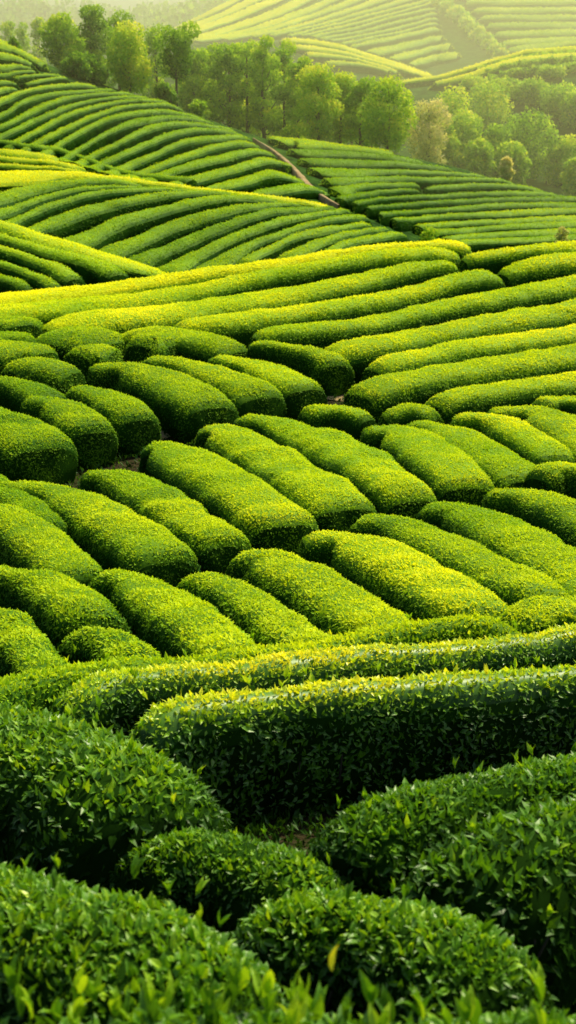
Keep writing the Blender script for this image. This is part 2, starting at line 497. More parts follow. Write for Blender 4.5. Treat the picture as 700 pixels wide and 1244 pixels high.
    # woody stems under the skirt of the bush
    m = int(S * 9)
    ss = rng.uniform(0.05 * S, 0.95 * S, m)
    side = rng.choice([-1, 1], m)
    cx = np.stack([np.interp(ss, s, C[:, i]) for i in range(2)], 1)
    nx = unit(np.stack([np.interp(ss, s, n[:, i]) for i in range(2)], 1))
    ww = np.interp(ss, s, w * k * lw)
    b0 = cx + nx * (side * ww * rng.uniform(0.3, 0.75, m))[:, None]
    b1 = cx + nx * (side * ww * rng.uniform(0.7, 0.98, m))[:, None] + rng.normal(size=(m, 2)) * 0.06
    A0 = np.c_[b0, ground_z(b0[:, 0], b0[:, 1]) - 0.03]
    A1 = np.c_[b1, ground_z(b1[:, 0], b1[:, 1]) + H * rng.uniform(0.35, 0.6, m)]
    V_, F_ = sticks(A0, A1, 0.012, 0.005)
    tag(link_mesh('stems', V_ - base, [F_], BARK, root), kind='stuff')
    return root, C, w

def sticks(A0, A1, r0, r1, k=4):
    n = len(A0)
    D = unit(A1 - A0)
    U = unit(np.cross(D, np.array([0.31, 0.87, 0.13])))
    Wv = np.cross(D, U)
    a = np.arange(k) * 2 * math.pi / k
    ring = lambda c, r: c[:, None] + (U[:, None] * np.cos(a)[:, None] + Wv[:, None] * np.sin(a)[:, None]) * np.broadcast_to(np.asarray(r, float), (n,))[:, None, None]
    V = np.concatenate([ring(A0, r0), ring(A1, r1)], 1).reshape(-1, 3)
    i = np.arange(k)
    f = np.stack([i, (i + 1) % k, (i + 1) % k + k, i + k], 1)
    F = ((np.arange(n) * 2 * k)[:, None, None] + f[None]).reshape(-1, 4)
    return V, F

# ------------------------------------------------------------------ the near slope: rounded blocks of hedge
YN = (2.6, 34)
GB = 'rounded tea hedges in the blocks of the middle slope'
def block(poly, h, label, yel=0.0, **kw):
    p = dict(H=0.77, wlim=(0.3, 1.2), shoots=0, lump=0.8, flat=3.6, cap=0.75)
    h = h * 0.985
    yel = yel * 1.2 - 0.01
    a, b = np.array(poly[-2], float), np.array(poly[-1], float)
    if 0 < b[0] < 700:
        b = b - (b - a) / np.linalg.norm(b - a) * 13
    poly = poly[:-1] + [tuple(b)]
    p.update(kw)
    return hedge('tea_hedge', poly, 'h', h, YN, label, GB, yel=yel, **p)

# upper left, dark bushes
def lying(poly, t, label, yel=0.0, **kw):
    p = dict(H=0.78, wlim=(0.35, 1.3), shoots=0, flat=3.4, lump=0.7)
    p.update(kw)
    return hedge('tea_hedge', poly, 't', t, YN, label, GB, yel=yel, **p)
lying([(-40, 388), (0, 386), (33, 390)], 20, 'small dark tea bush cut by the left edge just below the yellow crest rows', -0.04)
lying([(48, 408), (75, 401), (100, 399), (150, 405)], 24, 'dark humped tea bush above a smaller bush, fourth from the left edge', -0.04)
lying([(84, 425), (115, 420), (150, 421)], 22, 'small dark tea bush tucked below a humped bush and above the first long pillow hedge', -0.04)
lying([(-30, 402), (10, 402), (36, 408)], 14, 'low sliver of tea bush second from the top at the left edge', -0.04)
lying([(-40, 416), (20, 415), (60, 420)], 22, 'dark tea bush third from the top at the left edge', -0.04)
lying([(4, 442), (40, 437), (96, 444)], 24, 'flat dark oval tea bush lying left of the first long pillow hedge', -0.03)
lying([(164, 414), (190, 408), (222, 412)], 24, 'small round tea bush in the middle of a dark gap below the long rows', -0.02)
lying([(150, 390), (200, 398), (250, 408), (294, 418)], 24, 'curved tea hedge wrapping above the small round bush in the gap', 0.0)
block([(-40, 452), (10, 460), (45, 470), (76, 486)], 42, 'broad dark hedge behind two others at the left edge, below the flat oval bush', -0.04)
block([(20, 480), (70, 484), (124, 520)], 44, 'dark pillow hedge with a blunt end, second from the left edge above the dirt gap', -0.04)
block([(-60, 485), (0, 502), (66, 540)], 62, 'dark hedge at the left edge right above the dirt gap', -0.05)
block([(-60, 560), (-25, 572), (4, 590)], 40, 'sliver of dark hedge poking in at the left edge below the dirt gap', -0.05)
block([(78, 464), (125, 474), (183, 505)], 42, 'short pillow hedge ending at the dirt gap, left of the longest upper pillow hedge', -0.02)
block([(98, 443), (150, 442), (200, 456), (274, 490)], 56, 'long fat pillow hedge, the longest of the dark green upper block', 0.0)
block([(168, 431), (235, 440), (290, 456), (334, 476)], 48, 'pillow hedge right of the longest one in the upper block', 0.04)
block([(250, 428), (310, 436), (350, 450), (388, 466)], 44, 'yellow tinged pillow hedge ending just left of the bare earth patch', 0.14)
block([(296, 414), (350, 418), (395, 428), (424, 441)], 34, 'narrow hedge tapering from the long rows to the bare earth patch', 0.06)
# middle block
block([(-4, 586), (60, 588), (130, 620), (216, 676)], 58, 'long smooth green hedge below the dirt gap, first of the middle block from the left', 0.03)
block([(86, 566), (138, 567), (200, 600), (288, 658)], 52, 'two humped green hedge second from the left in the middle block', 0.04, lump=1.3)
block([(160, 541), (205, 543), (270, 574), (364, 634)], 62, 'long hedge with a golden crown starting at the small dirt patch', 0.09)
block([(226, 515), (280, 520), (350, 562), (438, 616)], 58, 'two humped yellow green hedge in the centre of the middle block', 0.12, lump=1.3)
block([(280, 500), (345, 508), (420, 540), (520, 602)], 54, 'yellow green hedge with a long thin tail, right of the two humped central hedge', 0.14, lump=1.3)
block([(362, 498), (412, 494), (468, 504)], 34, 'low yellowish hedge top peeping over the middle block below the bare earth patch', 0.14)
block([(430, 514), (490, 518), (530, 546), (584, 590)], 50, 'yellow green hedge with a steep blunt end, fifth along the middle block', 0.12)
block([(485, 508), (545, 514), (600, 545), (660, 576)], 48, 'broad yellow green hedge with a bulging side, sixth along the middle block', 0.09)
block([(540, 501), (600, 506), (650, 530), (694, 556)], 38, 'hedge with a golden pink ridge line close to the right edge of the middle block', 0.16)
block([(584, 492), (650, 492), (700, 515), (770, 560)], 50, 'hedge running out of the right edge above the golden ridged hedge', 0.08)
block([(650, 483), (700, 480), (780, 496)], 34, 'yellow hedge top at the right edge just under the long rows', 0.18)
lying([(458, 493), (500, 491), (538, 496)], 14, 'tiny smooth hedge wedged between the long rows and the middle block', 0.02)
block([(-60, 608), (0, 618), (50, 646), (108, 692)], 58, 'green hedge at the left edge with a ridge across it, below the first middle hedge', 0.03)
# lower block
block([(-60, 686), (0, 690), (60, 704), (128, 752)], 66, 'big domed green hedge at the left edge of the lower block', 0.02)
block([(104, 694), (165, 700), (220, 735), (304, 800)], 64, 'fat green hedge with a yellow cap at its top end in the lower block', 0.05, lump=1.0)
block([(226, 690), (290, 712), (345, 750), (404, 792)], 52, 'plain green slanting hedge right of the yellow capped one', 0.0, lump=0.6)
block([(268, 668), (330, 674), (400, 708), (500, 766)], 62, 'hedge with a dark fringed end and pale rough top corner, centre of lower block', 0.05)
block([(354, 648), (430, 650), (510, 686), (606, 742)], 68, 'big golden green hedge, the brightest of the lower block', 0.12)
block([(420, 624), (500, 636), (590, 676), (690, 728)], 54, 'long hedge with a paler head right of the brightest lower hedge', 0.03)
block([(500, 608), (570, 616), (640, 650), (770, 735)], 58, 'long green hedge leaving the right edge just above the lower corner bush', 0.05)
block([(580, 590), (640, 594), (710, 620), (780, 660)], 52, 'hedge at the right edge above the long hedge of the lower block', 0.04)
block([(650, 572), (700, 566), (780, 580)], 40, 'yellow hedge tip at the right edge between the middle and lower blocks', 0.16)
block([(76, 772), (125, 766), (190, 808)], 50, 'short squat hedge behind the long front row, lower left', 0.0)
block([(-70, 738), (-10, 742), (30, 775), (74, 818)], 50, 'green hedge at the left edge right behind the long front row', 0.0)
lying([(612, 750), (660, 738), (720, 734), (800, 728)], 36, 'bushy hedge lying along the right edge above the long front rows', 0.05)

# ------------------------------------------------------------------ long rows on the upper part of the near slope
YR = (19, 36.2)
GR = 'long tea rows sweeping across the upper near slope'
def longrow(poly, t, label, yel, **kw):
    p = dict(H=0.8, wlim=(0.4, 2.0), lump=0.7, parts=True, flat=3.2)
    yel = yel + 0.03
    t = [x * 1.0 for x in t]
    p.update(kw)
    return hedge('tea_row', poly, 't', t, YR, label, GR, yel=yel, cat='tea row', **p)
longrow([(-60, 362), (0, 359), (100, 349), (200, 337), (300, 321), (400, 306), (484, 297), (580, 293)], [12, 12, 13, 12, 11, 9, 7, 6], 'bright yellow row along the very crest of the near slope', 0.42)
longrow([(-60, 378), (0, 373), (100, 365), (200, 354), (300, 336), (380, 321), (460, 305), (566, 299)], [14, 16, 16, 17, 17, 15, 14, 10], 'second long row under the yellow crest row, green on its left half', 0.15)
longrow([(46, 388), (150, 378), (250, 366), (350, 352), (430, 338), (500, 322), (562, 314)], [18, 18, 20, 21, 22, 20, 12], 'long row ending at the small dark notch near the crest', 0.16)
longrow([(205, 390), (300, 382), (400, 369), (480, 355), (560, 336), (616, 330)], [14, 17, 18, 22, 22, 16], 'long row ending in the dark fork right of the notch', 0.15)
longrow([(556, 314), (640, 302), (700, 297), (790, 292)], [8, 11, 11, 10], 'golden row on the crest at the right edge', 0.28)
longrow([(605, 328), (655, 316), (700, 310), (790, 304)], [16, 22, 22, 20], 'broad yellow green row at the right edge starting at the dark fork', 0.17)
longrow([(300, 402), (380, 396), (450, 387), (575, 361), (700, 338), (790, 326)], [12, 15, 17, 22, 24, 24], 'row passing below the dark fork to the right edge, fifth up from the earth patch', 0.12)
longrow([(386, 420), (475, 410), (575, 391), (700, 370), (790, 356)], [20, 22, 24, 26, 26], 'row with a steep cut end just above the gap of the earth patch', 0.10)
longrow([(446, 440), (500, 431), (575, 416), (700, 398), (790, 388)], [18, 20, 21, 22, 22], 'yellow topped row whose left end is wedged over the earth patch', 0.17)
longrow([(428, 470), (500, 456), (600, 438), (700, 424), (790, 414)], [26, 26, 25, 25, 24], 'green row starting right beside the bare earth patch', 0.07)
longrow([(520, 482), (600, 467), (700, 454), (790, 444)], [20, 22, 22, 22], 'lowest long row, starting right of the earth patch above the middle block', 0.11)

# ------------------------------------------------------------------ front hedges
GF = 'leafy tea hedges in the front rows'
def front(poly, mode, v, label, yel=0.0, **kw):
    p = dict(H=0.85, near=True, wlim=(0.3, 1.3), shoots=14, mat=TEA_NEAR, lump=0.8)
    p.update(kw)
    return hedge('tea_hedge', poly, mode, v, (1.2, 14), label, GF, yel=yel, **p)
front([(-8, 836), (60, 818), (200, 806), (350, 795), (450, 776), (560, 760), (652, 768)], 't', [14, 20, 16, 18, 26, 26, 20], 'smooth low row at the back of the front rows, behind the yellow topped row', 0.12, near=False, side=0.10, mat=TEA, shoots=20)
front([(56, 846), (150, 828), (300, 815), (450, 803), (600, 789), (800, 768)], 't', [14, 18, 20, 20, 20, 20], 'long narrow front row with a bright yellow top, above the tallest hedge', 0.34, near=False, side=0.10, shoots=25)
front([(146, 884), (220, 868), (330, 852), (450, 841), (600, 826), (800, 802)], 't', [16, 26, 28, 28, 28, 28], 'tallest leafy front hedge, yellow on top with a deep dark leafy face', 0.36, leafk=1.2, near=False, side=0.10, shoots=25)
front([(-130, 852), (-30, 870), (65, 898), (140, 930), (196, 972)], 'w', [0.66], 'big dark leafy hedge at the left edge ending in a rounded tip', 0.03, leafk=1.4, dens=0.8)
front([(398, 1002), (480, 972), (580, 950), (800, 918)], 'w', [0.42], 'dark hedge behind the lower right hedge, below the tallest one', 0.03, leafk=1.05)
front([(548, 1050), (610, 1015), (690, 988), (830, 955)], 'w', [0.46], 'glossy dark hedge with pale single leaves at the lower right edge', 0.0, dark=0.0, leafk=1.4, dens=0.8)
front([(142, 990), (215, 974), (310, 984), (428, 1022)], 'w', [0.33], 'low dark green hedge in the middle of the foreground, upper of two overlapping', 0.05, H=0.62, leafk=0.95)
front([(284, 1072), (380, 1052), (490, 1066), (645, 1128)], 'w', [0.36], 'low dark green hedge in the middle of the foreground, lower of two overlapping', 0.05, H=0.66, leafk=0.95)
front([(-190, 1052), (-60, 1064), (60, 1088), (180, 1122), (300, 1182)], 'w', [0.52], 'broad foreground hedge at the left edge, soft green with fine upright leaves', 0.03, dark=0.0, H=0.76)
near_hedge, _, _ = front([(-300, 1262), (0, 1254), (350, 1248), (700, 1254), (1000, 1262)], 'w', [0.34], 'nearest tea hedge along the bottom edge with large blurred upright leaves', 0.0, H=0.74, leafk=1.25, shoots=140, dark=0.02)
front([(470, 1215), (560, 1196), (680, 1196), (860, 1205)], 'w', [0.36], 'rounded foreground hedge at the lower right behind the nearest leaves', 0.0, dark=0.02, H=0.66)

# the one bright yellow leaf that stands up out of the nearest hedge
lx, lz = ray(404, 1176)
ly = 2.62
lp = np.array([[float(lx) * ly, ly, float(lz) * ly]])
LV, LF, per = leaf_mesh(lp, np.array([[0.03, 0.55, 0.83]]), np.array([0.075]), np.array([1.0]), 2, wr=0.36, roll=0.05)
tag(link_mesh('yellow_leaf', LV - np.array(near_hedge.location), LF, TEA_NEAR, near_hedge, [np.full(p_, 0.97) for p_ in per]), label='single bright yellow upright leaf')
# ------------------------------------------------------------------ rows on the hills behind
ORD = ['top', 'second', 'third', 'fourth', 'fifth', 'sixth', 'seventh', 'eighth', 'ninth', 'tenth', 'eleventh', 'twelfth', 'thirteenth', 'fourteenth',
       'fifteenth', 'sixteenth', 'seventeenth', 'eighteenth', 'nineteenth', 'twentieth', 'twenty-first', 'twenty-second', 'twenty-third', 'twenty-fourth']

def hill_rows(rows, yr, text, group, yel, H, wlim, fill=0.9, tmax=40, tmin=4, axis='t', dens=1.0, lump=0.8):
    polys = [smooth_poly(r, 40) for r in rows]
    for i, r in enumerate(rows):
        p = polys[i]
        st = np.linspace(0, 1, 9)
        idx = (st * (len(p) - 1)).astype(int)
        ts = []
        for q in p[idx]:
            up, dn = [], []
            for j, o in enumerate(polys):
                if j == i:
                    continue
                # nearest distance in the picture to the neighbouring rows, on either side
                d = o - q
                k = np.argmin((d**2).sum(1))
                dd = math.hypot(*d[k])
                if 0 < k < len(o) - 1 or dd < 12:
                    (up if d[k, 1] < 0 else dn).append(dd)
            c = [min(x) for x in (up, dn) if x]
            ts.append(np.mean(c) if c else np.nan)
        ts = np.array(ts)
        ok = np.isfinite(ts)
        ts = np.interp(st, st[ok], ts[ok]) if ok.any() else np.full(9, 9.0)
        g = np.gradient(p, axis=0)[idx]
        cosv = np.abs(g[:, 0]) / np.hypot(g[:, 0], g[:, 1])
        ts = ts / np.maximum(cosv, 0.5)
        ts = np.clip(ts * fill, tmin, tmax)
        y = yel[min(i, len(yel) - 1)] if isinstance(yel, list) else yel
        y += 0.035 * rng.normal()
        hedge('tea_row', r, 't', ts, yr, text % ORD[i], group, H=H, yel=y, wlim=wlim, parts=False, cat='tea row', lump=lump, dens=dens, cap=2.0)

hill_rows([[(-40, 262), (0, 274), (60, 292), (130, 310), (196, 325)], [(-40, 276), (0, 288), (60, 306), (150, 330)], [(-40, 292), (0, 304), (60, 325), (95, 336)],
           [(-40, 310), (0, 321), (40, 336), (70, 346)], [(-40, 328), (0, 338), (35, 350)]], (44, 58.2),
          '%s row on the small yellow hill at the left edge behind the near crest', 'tea rows on the small yellow hill at the left', [0.34, 0.24, 0.14, 0.08, 0.02], 0.95, (0.5, 4.0))

hill_rows([[(-40, 213), (40, 210), (100, 211), (200, 223), (300, 236), (410, 251)], [(-40, 248), (0, 238), (50, 226), (110, 219), (180, 222)], [(-40, 268), (0, 258), (60, 238), (120, 227), (230, 229)],
           [(-30, 286), (0, 275), (60, 251), (120, 234), (200, 229), (270, 233)], [(20, 286), (60, 272), (110, 254), (180, 238), (250, 233), (320, 238)],
           [(66, 302), (110, 286), (150, 268), (220, 249), (280, 239), (350, 243)], [(120, 308), (170, 290), (220, 269), (290, 251), (370, 247)],
           [(155, 320), (200, 303), (250, 282), (330, 256), (410, 252)], [(196, 327), (240, 308), (280, 288), (350, 265), (425, 256)],
           [(240, 326), (280, 309), (320, 290), (390, 267), (445, 262)], [(290, 318), (330, 300), (370, 283), (450, 270)], [(340, 312), (370, 300), (410, 286), (470, 276)],
           [(392, 308), (430, 293), (490, 283)]], (62, 85.5),
          '%s diagonal row, from the left, on the rounded green hill with a yellow crest', 'diagonal tea rows on the rounded hill with a yellow crest', [0.42, 0.1, 0.05, 0.03, 0.02] + [0.02] * 9, 0.85, (0.5, 4.0))

hill_rows([[(-40, 178), (0, 182), (40, 185), (80, 191)], [(-40, 187), (0, 190), (50, 194), (110, 203)], [(-40, 196), (10, 199), (60, 202), (110, 208)]], (90, 98.4),
          '%s short golden row on the low yellow spur at the left edge', 'short golden tea rows on the low spur', 0.34, 0.8, (0.5, 1.6))

L5L = [[(-40, 40), (0, 52), (30, 65), (60, 78)], [(-40, 64), (0, 67), (20, 70), (48, 80)], [(-40, 82), (0, 82), (22, 80), (46, 84)], [(-40, 96), (0, 92), (22, 88), (48, 87)],
       [(12, 97), (37, 93), (60, 91), (82, 93)], [(-40, 106), (0, 101), (20, 102), (28, 105)], [(26, 104), (57, 98), (85, 95)], [(-40, 120), (0, 110), (26, 107)],
       [(-40, 140), (0, 124), (28, 113), (57, 107), (94, 103), (122, 104)], [(-40, 160), (0, 142), (28, 125), (57, 116), (80, 113), (114, 110), (144, 109)],
       [(-40, 174), (0, 156), (34, 139), (68, 124), (103, 117), (143, 114), (165, 114)], [(-20, 175), (11, 163), (51, 143), (86, 130), (128, 121), (171, 119), (190, 121)],
       [(4, 182), (22, 173), (68, 148), (108, 132), (148, 124), (183, 123), (208, 125)], [(24, 186), (44, 175), (86, 155), (120, 140), (160, 130), (200, 128), (225, 132)],
       [(44, 192), (66, 180), (106, 157), (137, 144), (171, 137), (205, 136), (254, 145)], [(68, 200), (90, 188), (126, 165), (160, 150), (200, 143), (235, 145), (266, 151)],
       [(84, 206), (106, 194), (148, 173), (183, 157), (215, 151), (254, 153), (290, 159)], [(100, 211), (124, 200), (171, 179), (214, 163), (254, 158), (298, 163)],
       [(120, 217), (146, 206), (186, 190), (225, 174), (265, 167), (306, 168)], [(146, 219), (172, 210), (200, 200), (240, 186), (284, 175), (316, 175)],
       [(165, 224), (192, 215), (220, 205), (262, 195), (306, 184), (332, 184)], [(195, 229), (220, 222), (250, 214), (284, 205), (329, 194), (350, 200)],
       [(232, 235), (258, 229), (290, 221), (329, 212), (364, 213)], [(285, 240), (310, 236), (340, 230), (373, 226), (386, 230)]]
hill_rows(L5L, (100, 145.5), '%s row from the crest on the large green hill left of the dirt track', 'tea rows on the large hill left of the dirt track',
          [0.24, 0.2, 0.14, 0.1, 0.06, 0.1, 0.04, 0.1, 0.06] + [0.03] * 16, 0.95, (0.5, 4.0), tmax=13)
hedge('boundary_hedge', [(-30, 173), (40, 179), (75, 184), (110, 196), (150, 209), (200, 219), (240, 224)], 't', [7], (99, 112), 'scruffy boundary hedge along the foot of the large left hill above the golden spur',
      None, H=1.2, yel=0.0, wlim=(0.5, 1.2), parts=False, lump=2.0)
L5R = [[(334, 169), (380, 174), (420, 179), (484, 184)], [(348, 179), (400, 184), (450, 187), (520, 196)], [(362, 191), (420, 196), (480, 198), (556, 206)],
       [(374, 202), (420, 207), (480, 207), (540, 210), (596, 215)], [(388, 214), (420, 218), (460, 216), (520, 217), (600, 218), (630, 222)], [(400, 226), (420, 228), (460, 224), (512, 224)],
       [(514, 230), (560, 226), (620, 225), (662, 229)], [(412, 240), (460, 233), (512, 231)], [(430, 247), (480, 240), (540, 237), (600, 234), (680, 235)],
       [(446, 253), (500, 248), (560, 244), (620, 241), (720, 241)], [(462, 260), (520, 255), (580, 251), (644, 248), (740, 248)], [(478, 267), (540, 262), (600, 259), (660, 256), (760, 253)],
       [(506, 274), (580, 269), (640, 266), (760, 260)], [(516, 282), (580, 277), (640, 273), (760, 267)], [(540, 288), (620, 283), (680, 280), (760, 276)], [(550, 295), (620, 290), (680, 287), (760, 283)]]
hill_rows(L5R, (100, 145.5), '%s level row from the crest on the hillside right of the dirt track', 'level tea rows on the hillside right of the dirt track',
          [0.04, -0.04] + [-0.06] * 8 + [-0.02, 0.0, 0.03, 0.05, 0.06], 0.85, (0.5, 4.0), tmax=12)

hill_rows([[(340, 48), (410, 59), (470, 77), (520, 93)], [(350, 56), (415, 67), (480, 84), (524, 96)], [(365, 66), (430, 75), (490, 91)], [(390, 78), (440, 82), (480, 91)]], (268, 311),
          '%s row on the sunlit yellow ridge beyond the tall trees', 'tea rows on the sunlit yellow ridge', 0.44, 1.6, (0.8, 3.2), tmax=8)
hill_rows([[(440, 104), (500, 100), (546, 95), (600, 76), (640, 67), (740, 60)], [(520, 104), (560, 98), (610, 82), (660, 73), (740, 68)]], (225, 256),
          '%s pale golden row along the far ridge above the wooded valley', 'pale golden rows on the far ridge above the wood', 0.44, 1.6, (0.8, 3.0), tmax=8)
FAR_ROWS = [[(218, 36), (250, 22), (276, 9), (310, -8)], [(218, 48), (250, 37), (294, 20), (340, -2)], [(236, 52), (290, 42), (350, 23), (400, 3), (420, -8)], [(300, 46), (350, 38), (395, 24), (450, 6), (490, -8)],
           [(350, 46), (420, 29), (480, 13), (525, 2), (534, -6)], [(378, 47), (430, 37), (480, 23), (532, 12)], [(400, 52), (450, 44), (490, 35), (536, 23)],
           [(425, 59), (480, 48), (538, 35)], [(450, 66), (500, 56), (542, 46)], [(476, 74), (520, 63), (552, 56)], [(498, 81), (530, 72), (562, 66)]]
fr = [smooth_poly(r, 8) for r in FAR_ROWS]
fr = [resample(r, 1e9)[0] if False else np.stack([np.interp(np.linspace(0, 1, 6), np.linspace(0, 1, len(r)), r[:, k]) for k in range(2)], 1) for r in fr]
rows_ = []
for i_, r in enumerate(fr):
    rows_.append(r)
    if i_ < 7:
        rows_.append((r + fr[i_ + 1]) / 2)
hill_rows([[tuple(p) for p in r] for r in rows_], (350, 482),
          '%s row from the left on the broad hazy hill left of the green gully', 'tea rows on the broad hazy hill left of the gully',
          [0.4, 0.38, 0.36, 0.34, 0.3, 0.26, 0.22, 0.18, 0.15, 0.12, 0.10, 0.08, 0.08, 0.1, 0.12, 0.14, 0.18, 0.2], 1.6, (0.8, 5.5), tmax=12, tmin=3, fill=0.86)
hill_rows([[(548, -6), (620, -5), (740, -6)], [(562, 4), (640, 6), (740, 4)], [(571, 14), (640, 16), (740, 14)], [(580, 23), (650, 25), (740, 23)], [(588, 33), (650, 34), (740, 32)],
           [(597, 43), (660, 44), (740, 40)], [(605, 53), (660, 53), (740, 48)], [(612, 62), (660, 59), (740, 54)]], (350, 482),
          '%s level row on the hazy far slope right of the green gully', 'level tea rows on the hazy far slope right of the gully', 0.06, 2.0, (1.0, 5.5), tmax=11)
# ------------------------------------------------------------------ trees and shrubs
def limb(P0, P1, r0, r1, bend, n=5):
    t = np.linspace(0, 1, n)[:, None]
    c = P0 * (1 - t) + P1 * t + np.sin(t * math.pi) * bend
    r = (r0 * (1 - t) + r1 * t)[:, 0]
    k = 7
    D = unit(np.gradient(c, axis=0))
    U = unit(np.cross(D, np.array([0.21, 0.93, 0.3])))
    Wv = np.cross(D, U)
    a = np.arange(k) * 2 * math.pi / k
    V = (c[:, None] + (U[:, None] * np.cos(a)[None, :, None] + Wv[:, None] * np.sin(a)[None, :, None]) * r[:, None, None]).reshape(-1, 3)
    i, j = np.meshgrid(np.arange(n - 1), np.arange(k), indexing='ij')
    F = np.stack([i * k + j, i * k + (j + 1) % k, (i + 1) * k + (j + 1) % k, (i + 1) * k + j], 2).reshape(-1, 4)
    return V, F

def tree(name, base, height, radius, label, cat, group, crown0=0.3, shape='round', tint=0.4, warm=0.0, mat=None, leaf=0.28, n=3500, trunk_r=None, lean=0.0, nb=None):
    """base: plan point on the ground; crown from crown0*height to the top, split into clumps carried by limbs"""
    x, y = base
    z = float(ground_z(x, y))
    tint += 0.15
    root = tag(empty(name, (x, y, z)), label, cat, group)
    tr = trunk_r or height * 0.022
    nb = nb or 14
    top = np.array([lean * height, 0, height * 0.9])
    parts = [limb(np.array([0, 0, -0.3]), top, tr, tr * 0.25, np.array([rng.normal() * 0.02 * height, rng.normal() * 0.02 * height, 0]), 8)]
    c0, c1 = crown0 * height, height
    cl = []
    for b in range(nb):
        f = (b + rng.random()) / nb
        if shape == 'tall':
            rr = radius * (0.45 + 0.75 * math.sin(math.pi * min(1, f * 0.85 + 0.12)))
            cr = radius * rng.uniform(0.38, 0.6)
        elif shape == 'umbrella':
            rr = radius * (0.5 + 0.6 * f)
            cr = radius * rng.uniform(0.28, 0.46)
        elif shape == 'cone':
            rr = radius * (1 - f) * 1.0
            cr = radius * (0.25 + 0.45 * (1 - f))
        else:
            rr = radius * math.sqrt(max(0.05, 1 - (2 * f - 1)**2)) * 0.95
            cr = radius * rng.uniform(0.34, 0.56)
        a = b * 2.4 + rng.random()
        d = rr * math.sqrt(rng.uniform(0.15, 1)) * 0.72
        zc = c0 + (c1 - c0) * (0.08 + 0.84 * f)
        c = np.array([math.cos(a) * d + lean * zc, math.sin(a) * d, zc])
        cl.append((c, cr, rng.normal() * 0.07))
        zs = max(0.12 * height, zc - d * 0.8 - 0.06 * height)
        parts.append(limb(np.array([lean * zs, 0, zs]), c, tr * 0.45 * (1 - 0.6 * zs / height), tr * 0.08, np.array([0, 0, -0.04 * height]), 4))
    Vs, Fs, off = [], [], 0
    for V, F in parts:
        Vs.append(V); Fs.append(F + off); off += len(V)
    link_mesh('trunk', np.vstack(Vs), [np.vstack(Fs)], BARK, root, smooth=True)
    n = int(n * 1.5)
    leaf = leaf * 1.1
    wsum = sum(c[1]**2 for c in cl)
    P, Nn, T = [], [], []
    for c, r, dt in cl:
        m = int(n * r**2 / wsum)
        d = unit(rng.normal(size=(m, 3)))
        d[:, 2] *= 0.85
        q = c + d * r * (rng.uniform(0.25, 1.0, (m, 1))**0.45) * (1 + 0.28 * vnoise(d * 2 + c, 1.6, 5))[:, None]
        P.append(q); Nn.append(unit(d + np.array([0, 0, 0.25])))
        T.append(tint + dt + 0.1 * rng.normal(size=m) + 0.12 * d[:, 2] + warm * np.clip(d[:, 2] + 0.5 * d[:, 0], 0, 1))  # crown tops and right sides tinted lighter, sunlight painted into the leaves
    P, Nn, T = np.vstack(P), np.vstack(Nn), np.clip(np.concatenate(T), 0.05, 1)
    keep = P[:, 2] > 0.05
    P, Nn, T = P[keep], Nn[keep], T[keep]
    LV, LF, per = leaf_mesh(P, Nn, leaf * rng.uniform(0.6, 1.4, len(P)), rng.uniform(0, 0.4, len(P)), 0, wr=0.62, roll=0.9)
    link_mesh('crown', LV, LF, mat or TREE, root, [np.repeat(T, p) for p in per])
    return root

def at(px, py, Y):
    rx, rz = ray(px, py)
    return float(rx) * Y, Y

def tree_px(name, px, ybase, ytop, halfw, Y, label, cat, group, **kw):
    """a tree standing on the ground at forward distance Y, in the direction of column px, as tall as its top needs"""
    rx, rz = ray(px, (ybase + ytop) / 2)
    x = float(rx) * Y
    z = float(ground_z(x, Y))
    ztop = float(ray(px, ytop)[1]) * Y
    h = max(ztop - z, 1.0)
    kw['crown0'] = kw.get('crown0', 0.2) * (1.0 if kw.get('shape') == 'umbrella' else 0.55)
    return tree(name, (x, Y), h, halfw * Y / FPX * 1.3, label, cat, group, **kw)

GT = 'trees along the crest of the large hill'
tree_px('bushy_tree', 74, 80, 16, 20, 152, 'olive green bushy tree standing leftmost of the large crest trees', 'tree', GT, crown0=0.15, tint=0.42, n=4500)
tree_px('tall_tree', 110, 78, 4, 17, 156, 'tall dark slender tree just right of the olive bushy tree', 'tree', GT, crown0=0.25, shape='tall', tint=0.26, n=4500)
tree_px('tall_tree', 143, 80, 12, 16, 164, 'pale tree half hidden behind the bright yellow green crest tree', 'tree', GT, crown0=0.25, shape='tall', tint=0.42, n=3500)
tree_px('round_tree', 157, 108, 31, 25, 146, 'bright yellow green leafy tree at the left of the crest above the rows', 'tree', GT, crown0=0.16, tint=0.5, warm=0.1, n=6000)
tree_px('tall_tree', 187, 105, 28, 15, 168, 'hazy slim tree between the bright tree and the flat topped pine', 'tree', GT, crown0=0.25, shape='tall', tint=0.4, n=3500)
tree_px('umbrella_pine', 213, 122, 32, 22, 147, 'dark flat topped pine with a bare trunk showing', 'pine tree', GT, crown0=0.42, shape='umbrella', tint=0.25, n=3500, trunk_r=0.2)
tt = [(236, 62, 16, 160, 0.36), (256, 52, 15, 164, 0.40), (276, 48, 17, 158, 0.36), (300, 44, 17, 161, 0.42), (322, 41, 16, 157, 0.38), (344, 46, 17, 163, 0.42), (362, 62, 15, 158, 0.40)]
nm = ['first', 'second', 'third', 'fourth', 'fifth', 'sixth', 'seventh']
for i, (px, yt, hw, Y, ti) in enumerate(tt):
    tree_px('tall_tree', px, 160, yt, hw, Y, '%s from the left of the tall crowded trees right of the flat topped pine' % nm[i], 'tree', GT, crown0=0.14, shape='tall', tint=ti, warm=0.08, n=4500)
